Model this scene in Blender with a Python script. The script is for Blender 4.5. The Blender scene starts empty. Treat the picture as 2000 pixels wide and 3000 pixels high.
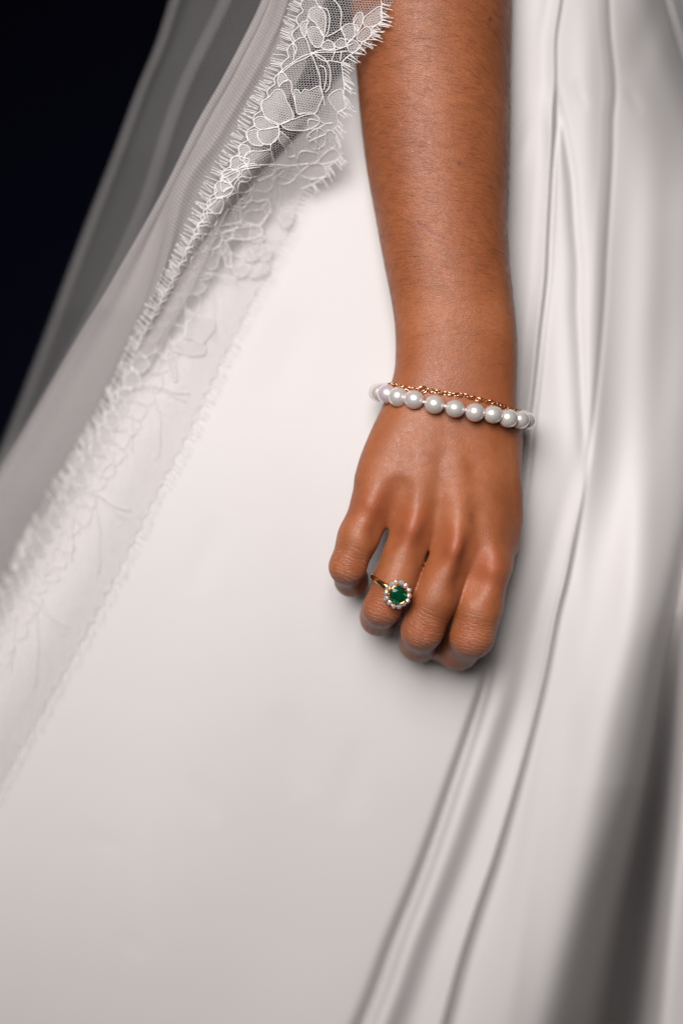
import bpy, bmesh, math, random
import numpy as np
from mathutils import Vector, Matrix, Quaternion

random.seed(7)
rng = np.random.default_rng(7)
R = math.radians
scene = bpy.context.scene
col = scene.collection
MM = 0.001

# ------------------------------------------------------------------ camera
D = 1110.0                       # mm from lens to the plane of the knuckles
S = 36.0 / 85.0 * D / 3000.0     # mm per photograph pixel in that plane
cam_d = bpy.data.cameras.new('camera')
cam = bpy.data.objects.new('camera', cam_d)
col.objects.link(cam)
cam.location = (0, -D * MM, 0)
cam.rotation_euler = (R(90), 0, 0)
cam_d.lens = 85
cam_d.sensor_fit = 'VERTICAL'
cam_d.sensor_height = 36
cam_d.sensor_width = 24
cam_d.clip_start = 0.01
cam_d.clip_end = 50
cam_d.dof.use_dof = True
cam_d.dof.focus_distance = (D + 5) * MM
cam_d.dof.aperture_fstop = 1.6
cam_d.dof.aperture_blades = 9
scene.camera = cam

# ------------------------------------------------------------------ light
w = bpy.data.worlds.new('World')
scene.world = w
w.use_nodes = True
bg = w.node_tree.nodes['Background']
bg.inputs['Color'].default_value = (1.0, 0.93, 0.96, 1)
bg.inputs['Strength'].default_value = 0.030


def area(name, loc, target, size, power, color, spread):
    ld = bpy.data.lights.new(name, 'AREA')
    ld.shape = 'RECTANGLE'
    ld.size, ld.size_y = size
    ld.energy = power
    ld.color = color
    ld.spread = R(spread)
    o = bpy.data.objects.new(name, ld)
    col.objects.link(o)
    o.location = loc
    o.rotation_euler = (Vector(target) - Vector(loc)).to_track_quat('-Z', 'Y').to_euler()
    return o


area('window_light', (-0.29, -1.22, 0.50), (-0.03, 0.05, -0.01), (0.92, 0.92), 5.75, (1.0, 0.962, 0.945), 60)

scene.view_settings.view_transform = 'Standard'
scene.view_settings.look = 'None'
scene.view_settings.exposure = 0
scene.view_settings.gamma = 1
scene.cycles.use_denoising = True
scene.cycles.transparent_max_bounces = 40
scene.cycles.max_bounces = 10
scene.cycles.sample_clamp_indirect = 4


# ------------------------------------------------------------------ helpers
def at(px, py, y=0.0):
    """real point (mm) seen at photograph pixel px,py that lies y mm behind the knuckles"""
    k = S * (D + y) / D
    return np.stack(np.broadcast_arrays((np.asarray(px, float) - 1000) * k, np.asarray(y, float),
                                        (1500 - np.asarray(py, float)) * k), -1)


def tag(o, label=None, cat=None, group=None, kind=None):
    if label: o['label'] = label
    if cat: o['category'] = cat
    if group: o['group'] = group
    if kind: o['kind'] = kind
    return o


def empty(name, loc_mm):
    o = bpy.data.objects.new(name, None)
    o.empty_display_size = 0.01
    col.objects.link(o)
    o.location = Vector(loc_mm) * MM
    return o


def link(name, me, parent=None):
    o = bpy.data.objects.new(name, me)
    col.objects.link(o)
    if parent is not None:
        o.parent = parent
        o.matrix_parent_inverse = Matrix.Translation(parent.location).inverted()
    return o


def to_mesh(name, v, f, mat, smooth=True, mats=None, fm=None):
    me = bpy.data.meshes.new(name)
    v = np.asarray(v, float) * MM
    if isinstance(f, np.ndarray):
        f = f.tolist()
    me.from_pydata(v.tolist(), [], f)
    for m in (mats or [mat]):
        me.materials.append(m)
    if fm is not None:
        me.polygons.foreach_set('material_index', np.asarray(fm, np.int32))
    me.polygons.foreach_set('use_smooth', np.full(len(me.polygons), smooth))
    me.update()
    return me


class MB:
    def __init__(s):
        s.v, s.f, s.m, s.n = [], [], [], 0

    def add(s, v, f, m=0):
        v = np.asarray(v, float)
        s.v.append(v)
        s.f += [[i + s.n for i in q] for q in f]
        s.m += [m] * len(f)
        s.n += len(v)

    def tube(s, pts, r, sides=6, closed=False, m=0, cap=True):
        p = np.asarray(pts, float)
        n = len(p)
        r = np.broadcast_to(np.asarray(r, float), (n,))
        if closed:
            t = np.roll(p, -1, 0) - np.roll(p, 1, 0)
        else:
            t = np.gradient(p, axis=0)
        t /= np.linalg.norm(t, axis=1)[:, None] + 1e-9
        ref = np.array([0.13, 1.0, 0.07])
        a = np.cross(t, ref)
        a /= np.linalg.norm(a, axis=1)[:, None] + 1e-9
        b = np.cross(t, a)
        ang = np.arange(sides) * 2 * np.pi / sides
        v = p[:, None] + r[:, None, None] * (np.cos(ang)[None, :, None] * a[:, None] + np.sin(ang)[None, :, None] * b[:, None])
        f = []
        for i in range(n if closed else n - 1):
            j = (i + 1) % n
            for k in range(sides):
                l = (k + 1) % sides
                f.append((i * sides + k, i * sides + l, j * sides + l, j * sides + k))
        if cap and not closed:
            f.append(tuple(range(sides))[::-1])
            f.append(tuple((n - 1) * sides + k for k in range(sides)))
        s.add(v.reshape(-1, 3), f, m)

    def mesh(s, name, mat=None, smooth=True, mats=None):
        return to_mesh(name, np.concatenate(s.v), s.f, mat, smooth, mats, s.m if mats else None)


def spline(p, n, closed=False):
    """Catmull-Rom resample"""
    p = np.asarray(p, float)
    m = len(p)
    if closed:
        q = np.concatenate([p[-1:], p, p[:2]])
        segs = m
    else:
        q = np.concatenate([2 * p[:1] - p[1:2], p, 2 * p[-1:] - p[-2:-1]])
        segs = m - 1
    u = np.linspace(0, segs, n, endpoint=not closed)
    i = np.minimum(u.astype(int), segs - 1)
    t = (u - i)[:, None]
    a, b, c, d = q[i], q[i + 1], q[i + 2], q[i + 3]
    return 0.5 * ((2 * b) + (c - a) * t + (2 * a - 5 * b + 4 * c - d) * t * t + (3 * b - a - 3 * c + d) * t ** 3)


def curve_fn(tab):
    """smooth x(py) through a table of (x, py)"""
    tab = np.asarray(tab, float)
    dense = spline(tab, len(tab) * 24)
    o = np.argsort(dense[:, 1])
    return lambda py: np.interp(py, dense[o, 1], dense[o, 0])


def vnoise(x, y, seed=0):
    """smooth 2-D value noise"""
    r = np.random.default_rng(seed).uniform(-1, 1, (64, 64))
    xi, yi = np.floor(x).astype(int), np.floor(y).astype(int)
    fx, fy = x - xi, y - yi
    fx, fy = fx * fx * (3 - 2 * fx), fy * fy * (3 - 2 * fy)
    g = lambda i, j: r[i % 64, j % 64]
    return ((g(xi, yi) * (1 - fx) + g(xi + 1, yi) * fx) * (1 - fy)
            + (g(xi, yi + 1) * (1 - fx) + g(xi + 1, yi + 1) * fx) * fy)


def sstep(e0, e1, x):
    t = np.clip((x - e0) / (e1 - e0), 0, 1)
    return t * t * (3 - 2 * t)


def grid_faces(nr, nc):
    i = np.arange(nr - 1)[:, None] * nc + np.arange(nc - 1)[None]
    return np.stack([i, i + nc, i + nc + 1, i + 1], -1).reshape(-1, 4)


# ------------------------------------------------------------------ materials
class NT:
    def __init__(s, name):
        s.mat = bpy.data.materials.new(name)
        s.mat.use_nodes = True
        s.t = s.mat.node_tree
        s.b = s.t.nodes['Principled BSDF']
        s.out = s.t.nodes['Material Output']

    def n(s, typ, **kw):
        o = s.t.nodes.new(typ)
        for k, v in kw.items():
            if k.startswith('i_'):
                o.inputs[k[2:].replace('_', ' ')].default_value = v
            else:
                setattr(o, k, v)
        return o

    def l(s, a, b):
        s.t.links.new(a, b)

    def math(s, op, a, b=None, c=None):
        o = s.n('ShaderNodeMath', operation=op)
        for k, x in enumerate((a, b, c)):
            if x is None: continue
            if isinstance(x, (int, float)): o.inputs[k].default_value = x
            else: s.l(x, o.inputs[k])
        return o.outputs[0]

    def mix(s, fac, a, b, blend='MIX'):
        o = s.n('ShaderNodeMix', data_type='RGBA', blend_type=blend)
        for k, x in ((0, fac), (6, a), (7, b)):
            if isinstance(x, (int, float)): o.inputs[k].default_value = x
            elif isinstance(x, tuple): o.inputs[k].default_value = x
            else: s.l(x, o.inputs[k])
        return o.outputs[2]

    def ramp(s, fac, stops):
        o = s.n('ShaderNodeValToRGB')
        e = o.color_ramp.elements
        while len(e) < len(stops): e.new(0.5)
        for k, (p, c) in enumerate(stops):
            e[k].position = p
            e[k].color = c if isinstance(c, tuple) else (c, c, c, 1)
        s.l(fac, o.inputs[0])
        return o.outputs[0]


def set_in(b, **kw):
    for k, v in kw.items():
        b.inputs[k.replace('_', ' ')].default_value = v


def mat_skin():
    m = NT('tanned_skin')
    tc = m.n('ShaderNodeTexCoord').outputs['Object']

    def noise(scale, detail=3, rough=0.55, vec=tc):
        o = m.n('ShaderNodeTexNoise')
        o.inputs['Scale'].default_value = scale
        o.inputs['Detail'].default_value = detail
        o.inputs['Roughness'].default_value = rough
        m.l(vec, o.inputs['Vector'])
        return o.outputs['Fac']

    def attr(name):
        return m.n('ShaderNodeAttribute', attribute_name=name).outputs['Fac']
    base = m.ramp(noise(28, 4), [(0.30, (0.250, 0.074, 0.026, 1)), (0.55, (0.302, 0.095, 0.035, 1)), (0.75, (0.365, 0.126, 0.055, 1))])
    mott = m.ramp(noise(170, 4, 0.6), [(0.35, 0.93), (0.65, 1.06)])
    c = m.mix(1.0, base, mott, 'MULTIPLY')
    c = m.mix(m.math('MULTIPLY', attr('ruddy'), 0.75), c, (0.365, 0.090, 0.042, 1))
    c = m.mix(m.math('MULTIPLY', attr('end_shade'), 0.85), c, (0.215, 0.092, 0.066, 1))  # underside shade of the bent finger ends, painted into the skin colour
    # dry pale lines in the joint creases
    u = attr('crease_u')
    wob = m.math('MULTIPLY_ADD', noise(190, 2), 3.2, -1.6)
    uu = m.math('ADD', u, wob)
    ph = m.math('SINE', m.math('MULTIPLY', uu, 3.6))
    ph2 = m.math('SINE', m.math('MULTIPLY', m.math('ADD', u, m.math('MULTIPLY_ADD', noise(330, 3), 3.0, -1.5)), 6.1))
    cw = attr('crease_w')
    line = m.math('MULTIPLY', m.math('POWER', m.math('MAXIMUM', ph, 0.0), 6.0), cw)
    line2 = m.math('MULTIPLY', m.math('POWER', m.math('MAXIMUM', ph2, 0.0), 5.0), cw)
    gate = m.ramp(noise(160, 2), [(0.46, 0.0), (0.58, 1.0)])
    pale = m.math('MULTIPLY', m.math('ADD', line, m.math('MULTIPLY', line2, 0.5)), gate)
    c = m.mix(m.math('MULTIPLY', pale, 0.50), c, (0.60, 0.34, 0.22, 1))
    dk = m.math('MULTIPLY', m.math('POWER', m.math('MAXIMUM', m.math('MULTIPLY', ph, -1.0), 0.0), 5.0), cw)
    c = m.mix(m.math('MULTIPLY', dk, 0.30), c, (0.13, 0.042, 0.022, 1))
    # marks
    c = m.mix(attr('mark'), c, (0.060, 0.020, 0.012, 1))
    c = m.mix(attr('scratch'), c, (0.200, 0.035, 0.030, 1))
    m.l(c, m.b.inputs['Base Color'])
    set_in(m.b, Roughness=0.42, Subsurface_Weight=0.10, Subsurface_Scale=0.0022, IOR=1.45, Specular_IOR_Level=0.52)
    m.b.inputs['Subsurface Radius'].default_value = (1.0, 0.32, 0.18)
    rr = m.ramp(noise(420, 3), [(0.3, 0.34), (0.7, 0.50)])
    m.l(rr, m.b.inputs['Roughness'])
    # relief: fine cell lines and pores, creases
    vo = m.n('ShaderNodeTexVoronoi', feature='DISTANCE_TO_EDGE')
    vo.inputs['Scale'].default_value = 1150
    mp = m.n('ShaderNodeMapping')
    mp.inputs['Scale'].default_value = (0.75, 1, 1.5)
    mp.inputs['Rotation'].default_value = (0, R(18), 0)
    m.l(tc, mp.inputs['Vector'])
    m.l(mp.outputs[0], vo.inputs['Vector'])
    cell = m.ramp(vo.outputs['Distance'], [(0.0, 0.0), (0.16, 1.0)])
    h = m.math('ADD', m.math('MULTIPLY', cell, 0.5), m.math('MULTIPLY', noise(900, 3), 1.1))
    h = m.math('ADD', h, m.math('MULTIPLY', noise(190, 2), 0.8))
    h = m.math('SUBTRACT', h, m.math('MULTIPLY', m.math('ADD', line, m.math('MULTIPLY', line2, 0.6)), 3.2))
    bp = m.n('ShaderNodeBump')
    bp.inputs['Strength'].default_value = 0.8
    bp.inputs['Distance'].default_value = 0.00011
    m.l(h, bp.inputs['Height'])
    m.l(bp.outputs[0], m.b.inputs['Normal'])
    return m.mat


def mat_simple(name, color, rough=0.5, metal=0.0, **kw):
    m = NT(name)
    set_in(m.b, Base_Color=(*color, 1), Roughness=rough, Metallic=metal, **kw)
    tc = m.n('ShaderNodeTexCoord').outputs['Object']
    nz = m.n('ShaderNodeTexNoise')
    nz.inputs['Scale'].default_value = 300
    m.l(tc, nz.inputs['Vector'])
    m.l(m.ramp(nz.outputs['Fac'], [(0.3, max(0.02, rough * 0.8)), (0.7, min(1, rough * 1.2))]), m.b.inputs['Roughness'])
    return m.mat


def mat_satin():
    m = NT('ivory_satin')
    tc = m.n('ShaderNodeTexCoord').outputs['Object']
    nz = m.n('ShaderNodeTexNoise')
    nz.inputs['Scale'].default_value = 5
    nz.inputs['Detail'].default_value = 3
    m.l(tc, nz.inputs['Vector'])
    c = m.ramp(nz.outputs['Fac'], [(0.3, (0.550, 0.525, 0.518, 1)), (0.7, (0.566, 0.542, 0.535, 1))])
    m.l(c, m.b.inputs['Base Color'])
    set_in(m.b, Roughness=0.52, Specular_IOR_Level=0.22, Sheen_Weight=0.05, Sheen_Roughness=0.4)
    wv = m.n('ShaderNodeTexNoise')
    wv.inputs['Scale'].default_value = 900
    mp = m.n('ShaderNodeMapping')
    mp.inputs['Scale'].default_value = (1.0, 0.3, 0.35)
    m.l(tc, mp.inputs['Vector'])
    m.l(mp.outputs[0], wv.inputs['Vector'])
    bp = m.n('ShaderNodeBump')
    bp.inputs['Strength'].default_value = 0.25
    bp.inputs['Distance'].default_value = 0.00008
    m.l(wv.outputs['Fac'], bp.inputs['Height'])
    m.l(bp.outputs[0], m.b.inputs['Normal'])
    return m.mat


def net_alpha(m, uv, pitch, hole_lo, hole_hi):
    """hexagonal net: 0 in the holes, 1 on the threads; uv in mm"""
    mp = m.n('ShaderNodeMapping')
    mp.inputs['Scale'].default_value = (1 / pitch, 1 / pitch, 1)
    m.l(uv, mp.inputs['Vector'])
    sx = m.n('ShaderNodeSeparateXYZ')
    m.l(mp.outputs[0], sx.inputs[0])
    x, y = sx.outputs[0], sx.outputs[1]
    k = 2 * math.pi
    a = m.math('COSINE', m.math('MULTIPLY', x, k))
    b = m.math('COSINE', m.math('MULTIPLY', m.math('ADD', m.math('MULTIPLY', x, -0.5), m.math('MULTIPLY', y, 0.866)), k))
    c = m.math('COSINE', m.math('MULTIPLY', m.math('ADD', m.math('MULTIPLY', x, -0.5), m.math('MULTIPLY', y, -0.866)), k))
    h = m.math('ADD', m.math('ADD', a, b), c)           # -1.5 .. 3, holes are the peaks
    return m.ramp(m.math('DIVIDE', m.math('ADD', h, 1.5), 4.5), [(hole_lo, 1.0), (hole_hi, 0.0)])


def mat_net(name, color, pitch, lo, hi, amin, amax, trans=0.4):
    m = NT(name)
    uv = m.n('ShaderNodeUVMap').outputs[0]
    net = net_alpha(m, uv, pitch, lo, hi)
    al = m.math('MULTIPLY_ADD', net, amax - amin, amin)
    d = m.n('ShaderNodeBsdfDiffuse')
    d.inputs[0].default_value = (*color, 1)
    tl = m.n('ShaderNodeBsdfTranslucent')
    tl.inputs[0].default_value = (*color, 1)
    mx = m.n('ShaderNodeMixShader')
    mx.inputs[0].default_value = trans
    m.l(d.outputs[0], mx.inputs[1])
    m.l(tl.outputs[0], mx.inputs[2])
    tr = m.n('ShaderNodeBsdfTransparent')
    m2 = m.n('ShaderNodeMixShader')
    m.l(al, m2.inputs[0])
    m.l(tr.outputs[0], m2.inputs[1])
    m.l(mx.outputs[0], m2.inputs[2])
    m.l(m2.outputs[0], m.out.inputs['Surface'])
    return m.mat


def mat_pearl():
    m = NT('pearl_nacre')
    oi = m.n('ShaderNodeObjectInfo')
    tint = m.ramp(oi.outputs['Random'], [(0.0, (0.70, 0.62, 0.585, 1)), (0.35, (0.67, 0.64, 0.60, 1)), (0.7, (0.71, 0.60, 0.62, 1)), (1.0, (0.66, 0.60, 0.65, 1))])
    tc = m.n('ShaderNodeTexCoord').outputs['Object']
    nz = m.n('ShaderNodeTexNoise')
    nz.inputs['Scale'].default_value = 180
    m.l(tc, nz.inputs['Vector'])
    tw = m.ramp(nz.outputs['Fac'], [(0.35, (1.03, 0.95, 0.98, 1)), (0.5, (1, 1, 1, 1)), (0.65, (0.95, 1.02, 0.98, 1))])
    m.l(m.mix(1.0, tint, tw, 'MULTIPLY'), m.b.inputs['Base Color'])
    set_in(m.b, Roughness=0.27, Metallic=0.45, Specular_IOR_Level=0.9, Coat_Weight=1.0, Coat_Roughness=0.06,
           Sheen_Weight=0.10,
           Subsurface_Weight=0.15, Subsurface_Scale=0.0015)
    return m.mat


def mat_gem(name, color, ior, trans, rough=0.02, metal=0.0):
    m = NT(name)
    tc = m.n('ShaderNodeTexCoord').outputs['Object']
    nz = m.n('ShaderNodeTexNoise')
    nz.inputs['Scale'].default_value = 600
    nz.inputs['Detail'].default_value = 2
    m.l(tc, nz.inputs['Vector'])
    a = tuple(x * 0.7 for x in color) + (1,)
    b = tuple(min(1, x * 1.3) for x in color) + (1,)
    m.l(m.ramp(nz.outputs['Fac'], [(0.35, a), (0.65, b)]), m.b.inputs['Base Color'])
    set_in(m.b, Roughness=rough, IOR=ior, Transmission_Weight=trans, Metallic=metal)
    return m.mat


M = dict(
    skin=mat_skin(),
    satin=mat_satin(),
    hair=mat_simple('dark_arm_hair', (0.12, 0.048, 0.026), 0.5),
    thread=mat_simple('ivory_lace_thread', (0.64, 0.61, 0.60), 0.7),
    cord=mat_simple('ivory_lace_cord', (0.72, 0.69, 0.675), 0.7),
    tulle=mat_net('ivory_tulle', (0.66, 0.622, 0.62), 1.35, 0.25, 0.75, 0.22, 0.48),
    fine=mat_net('ivory_fine_tulle', (0.62, 0.60, 0.60), 0.9, 0.25, 0.75, 0.05, 0.115),
    fill=mat_net('lace_petal_net', (0.66, 0.63, 0.62), 1.05, 0.25, 0.55, 0.07, 0.58, 0.12),
    pearl=mat_pearl(),
    silk=mat_simple('white_silk_string', (0.85, 0.80, 0.80), 0.5),
    gold=mat_simple('rose_gold', (0.86, 0.50, 0.30), 0.18, 1.0),
    ygold=mat_simple('yellow_gold', (0.90, 0.58, 0.26), 0.14, 1.0),
    emerald=mat_gem('emerald', (0.001, 0.15, 0.062), 1.58, 0.75, 0.03),
    diamond=mat_gem('diamond', (0.97, 0.90, 0.93), 2.2, 0.0, 0.06, 0.65),
    dark=mat_simple('unlit_wall_dark', (0.007, 0.008, 0.019), 0.95, Specular_IOR_Level=0.0),  # darkness of the unlit interior put into the wall colour
)

# ------------------------------------------------------------------ backdrop
bk = MB()
z0, z1, x0, x1, yb = -1500, 1500, -2200, 2200, 1700
bk.add([(x0, yb, z0), (x1, yb, z0), (x1, yb, z1), (x0, yb, z1), (x0, yb + 80, z0), (x1, yb + 80, z0), (x1, yb + 80, z1), (x0, yb + 80, z1)],
       [(0, 1, 2, 3), (5, 4, 7, 6), (4, 0, 3, 7), (1, 5, 6, 2), (3, 2, 6, 7), (4, 5, 1, 0)])
tag(link('backdrop_wall', bk.mesh('backdrop_wall', M['dark'], False)), kind='structure',
    label='wall coloured near black as an unlit room far behind the veil')

# ------------------------------------------------------------------ dress
fA = curve_fn([(1660, -400), (1648, -100), (1641, 0), (1625, 112), (1624, 224), (1623, 281), (1621, 316), (1617, 403), (1610, 526), (1601, 701), (1595, 821),
               (1578, 970), (1563, 1119), (1548, 1246), (1537, 1374), (1522, 1500), (1490, 1700), (1450, 1900)])
fA3 = curve_fn([(1625, -400), (1625, 100), (1628, 260), (1636, 310), (1657, 421), (1674, 526), (1683, 666), (1692, 780), (1691, 900), (1697, 1013), (1705, 1183), (1709, 1300),
                (1700, 1440), (1684, 1565), (1658, 1693), (1633, 1800)])
fB = curve_fn([(1780, -400), (1782, -100), (1785, 0), (1790, 105), (1801, 210), (1803, 281), (1797, 351), (1795, 456), (1787, 596), (1776, 771), (1773, 842), (1760, 1013),
               (1743, 1183), (1726, 1310), (1709, 1429), (1684, 1565), (1658, 1693), (1631, 1800), (1593, 1991), (1548, 2170), (1497, 2348),
               (1446, 2514), (1395, 2661), (1344, 2820), (1295, 3000), (1180, 3400)])
fC = curve_fn([(1500, 1500), (1470, 1750), (1445, 1900), (1420, 2010), (1383, 2132), (1332, 2285), (1274, 2457), (1223, 2597), (1159, 2757), (1083, 2965), (900, 3400)])
fD = curve_fn([(2150, 800), (2075, 1200), (2040, 1440), (2010, 1630), (1985, 1780), (1966, 1900), (1934, 2183), (1900, 2438), (1868, 2640), (1840, 2830), (1815, 3000), (1750, 3400)])
fRdg = curve_fn([(1960, 800), (1950, 1183), (1884, 1523), (1850, 1800), (1800, 2050), (1753, 2310), (1702, 2629), (1657, 2916), (1580, 3400)])
fT = curve_fn([(1840, -400), (1920, -100), (1952, 0), (1976, 81), (2000, 158), (2060, 330), (2120, 520)])
fL = curve_fn([(1330, -500), (1200, -150), (1100, 60), (1042, 165), (965, 262), (880, 390), (752, 525), (622, 690), (492, 900), (358, 1110), (228, 1330),
               (62, 1660), (-140, 1990), (-450, 2500), (-760, 3000), (-1060, 3500)])


def dress_depth(px, py):
    """mm behind the knuckle plane of the skirt surface"""
    y = 44 + 2 * sstep(1000, 0, py) + 64 * np.clip((py - 1250) / 1750, 0, 3) ** 1.8
    # rounds away towards the back of the skirt (left) and a little to the right
    u = np.clip((px - fL(py)) / (120 + 0.07 * np.clip(py, 0, 3000)), 0, 1)
    y = y + 42 * (1 - np.sqrt(np.clip(1 - (1 - u) ** 2.4, 0, 1)))
    y = y + 30 * np.clip((px - 1560) / 440, 0, 2.2) ** 2 * (1 - 0.85 * sstep(1250, 1900, py))
    amp = lambda a, b: sstep(a, b, py)
    # large soft undulations
    y = y - 3.0 * vnoise(px / 420 + 3, py / 900 + 5, 3)
    y = y - 1.0 * vnoise(px / 130 + (py - 1500) / 420, py / 900, 4) * sstep(1350, 1600, px)
    # broad soft pleats falling from the waist on the right
    g = sstep(1500, 1600, px)
    for k_, (xa, ya, xb_, yb_, wd_, am) in enumerate(((1560, 0, 1500, 1500, 44, -2.6), (1715, 0, 1735, 1300, 40, 2.0), (1760, 600, 1690, 1900, 34, 1.6), (1850, 500, 1790, 1900, 50, -1.8), (1905, 300, 1880, 1500, 60, 1.0), (1965, 500, 1925, 1500, 46, -1.2), (1690, 1500, 1480, 3000, 45, 3.0))):
        cx_ = xa + (xb_ - xa) * (py - ya) / (yb_ - ya)
        on_ = sstep(ya - 250, ya + 250, py) * (1 - sstep(yb_ - 150, yb_ + 350, py))
        y = y - am * on_ * np.exp(-((px - cx_) / wd_) ** 2)
    # faint pulls in the cloth
    for (xa, ya, xb_, yb_, am, wd_) in ((250, 2430, 360, 2500, 0.22, 26), (350, 2720, 420, 2810, 0.22, 24), (560, 2250, 640, 2420, 0.35, 30), (820, 2050, 900, 2350, 0.5, 50), (1050, 2150, 1010, 2420, 0.5, 45),
                                       (640, 1500, 560, 1760, 0.4, 45), (880, 900, 800, 1200, 0.5, 60), (1560, 330, 1510, 520, 0.6, 22), (1680, 230, 1720, 330, 0.6, 14), (1830, 250, 1880, 340, 0.7, 18)):
        vx, vy = xb_ - xa, yb_ - ya
        L2 = vx * vx + vy * vy
        t_ = np.clip(((px - xa) * vx + (py - ya) * vy) / L2, 0, 1)
        y = y + am * np.sin(np.pi * np.clip(t_, 0.02, 0.98)) * np.exp(-((px - xa - t_ * vx) ** 2 + (py - ya - t_ * vy) ** 2) / wd_ ** 2)
    # pleat A: left panel laps over and drops to the right
    d = px - fA(py)
    fade = 1 - sstep(1250, 1560, py)
    y = y - fade * (2.4 * sstep(10, -8, d) * np.exp(-np.clip(-d, 0, None) / 60) + 0.4 * np.exp(-((d + 4) / 9) ** 2))
    y = y + fade * sstep(240, 330, py) * 2.4 * np.exp(-((d - 11) / 10) ** 2)
    y = y + 2.0 * fade * np.exp(-((d + 30) / 26) ** 2)
    # soft valley A3
    d = px - fA3(py)
    f3 = sstep(230, 380, py) * (1 - sstep(1250, 1430, py))
    y = y + f3 * (2.4 * np.exp(-(d / 15) ** 2) * (0.6 + 0.4 * sstep(900, 500, py)) - 1.5 * np.exp(-((d + 34) / 26) ** 2))
    # pleat B: valley above, piped step below
    d = px - fB(py)
    up = 1 - sstep(500, 1300, py)
    y = y + up * (0.8 * np.exp(-((d + 2) / 8) ** 2) + 2.4 * sstep(-40, 12, d) * np.exp(-np.clip(d - 4, 0, None) / 90)) + (1 - up) * 0.9 * np.exp(-(d / 10) ** 2) * (1 - sstep(1300, 1500, py))
    lo = sstep(1330, 1700, py)
    wB = 6 + 0.012 * np.clip(py - 1400, 0, 2000)
    y = y + lo * ((4.5 + 0.0045 * np.clip(py - 1700, 0, 1400)) * sstep(-wB * 0.7, wB * 1.9, d) * np.exp(-np.clip(d - wB, 0, None) / 70)
                  - 1.3 * np.exp(-((d + 5) / 6) ** 2)
                  + (2.6 + 0.003 * np.clip(py - 1700, 0, 1400)) * np.exp(-((d + 50 + 0.03 * (py - 1700)) / (38 + 0.02 * (py - 1700))) ** 2))
    # fold C under the hand
    d = px - fC(py)
    a = sstep(1850, 2120, py)
    wC = 15 + 0.010 * np.clip(py - 1900, 0, 1500)
    y = y + a * (7.5 + 0.004 * np.clip(py - 1900, 0, 1400)) * np.exp(-(d / wC) ** 2) * (1 + 0.0 * d)
    y = y - a * 4.0 * np.exp(-((d - 58) / 40) ** 2)
    # ridge and deep valley at the right
    d = px - fRdg(py)
    a = sstep(900, 2100, py)
    y = y - a * 16 * np.exp(-(d / (70 + 0.02 * py)) ** 2)
    dd = px - fD(py)
    a = sstep(1250, 2700, py)
    wl = 20 + 0.018 * np.clip(py - 1300, 0, 2000) + 0.06 * np.clip(py - 2300, 0, 1000)
    wr = 16 + 0.028 * np.clip(py - 1300, 0, 2000)
    y = y + a * (85 + 0.15 * np.clip(py - 1800, 0, 1500)) * np.where(dd < 0, np.exp(-np.abs(dd / wl) ** 1.35), np.exp(-np.abs(dd / wr) ** 2.2))
    y = y + a * 7 * np.exp(-((dd + 1.5 * wl + 30) / (1.3 * wl + 30)) ** 2)
    # crease at the top right
    d = px - fT(py)
    y = y + (1 - sstep(250, 500, py)) * (4.0 * np.exp(-(d / 7) ** 2) + 5 * np.exp(-((d - 40) / 60) ** 2) - 2 * np.exp(-((d + 60) / 50) ** 2))
    y = y + 30 * np.clip((px - 1760) / 240, 0, 1.6) ** 2 * (1 - sstep(60, 700, py))
    y = y + 1.5 * np.exp(-(((px - 1900) + 0.35 * (py - 100)) / 50) ** 2) * (1 - sstep(60, 330, py))
    return y


dress = empty('wedding_dress', at(1300, 3300, 200))
tag(dress, 'white satin wedding dress with long soft pleats behind the hand', 'dress')


def dress_part(name, pxs_fn, rows, ncol):
    P = np.stack([pxs_fn(py, ncol) for py in rows])
    PY = np.repeat(rows[:, None], ncol, 1)
    v = at(P, PY, dress_depth(P, PY)).reshape(-1, 3)
    return link(name, to_mesh(name, v, grid_faces(len(rows), ncol), M['satin']), dress)


rows = np.linspace(-380, 3380, 420)


def cols_left(py, n):
    a, b = float(fL(py)), float(fB(py)) - 0.5
    b2 = a + (b - a)
    u = np.linspace(0, 1, n)
    # finer towards the folds on the right, and near the silhouette
    k = np.concatenate([a + (b - a) * 0.62 * np.linspace(0, 1, n // 3, endpoint=False) ** 1.35,
                        a + (b - a) * (0.62 + 0.38 * np.linspace(0, 1, n - n // 3))])
    return k


dress_part('skirt_panel', cols_left, rows, 420)
dress_part('side_panel', lambda py, n: np.linspace(float(fB(py)) - 0.5, 2480, n), rows, 330)
# back of the skirt, turning away out of sight
rb = np.linspace(-380, 3380, 60)
PYb = np.repeat(rb[:, None], 14, 1)
tb = np.linspace(0, 1, 14)[None]
Yb = dress_depth(fL(rb), rb)[:, None] + 160 * tb
Xb = fL(rb)[:, None] + 500 * tb ** 2
o = link('back_panel', to_mesh('back_panel', at(Xb, PYb, Yb).reshape(-1, 3), grid_faces(60, 14), M['satin']), dress)
# piping along the lower pleat
pp = np.linspace(1500, 3380, 110)
xp = fB(pp) - 6
pip = MB()
pip.tube(at(xp, pp, dress_depth(xp, pp) - 0.1), 0.75 * sstep(1480, 1750, pp) + 0.05, 8)
link('piping', pip.mesh('piping', M['satin']), dress)

# ------------------------------------------------------------------ hand and forearm: one distance field, one skin
H = 0.85
gx0, gx1, gy0, gy1, gz0, gz1 = -14, 90, -16, 76, -86, 262
nx, ny, nz = int((gx1 - gx0) / H) + 1, int((gy1 - gy0) / H) + 1, int((gz1 - gz0) / H) + 1
gx = (gx0 + H * np.arange(nx)).astype(np.float32)
gy = (gy0 + H * np.arange(ny)).astype(np.float32)
gz = (gz0 + H * np.arange(nz)).astype(np.float32)


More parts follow.
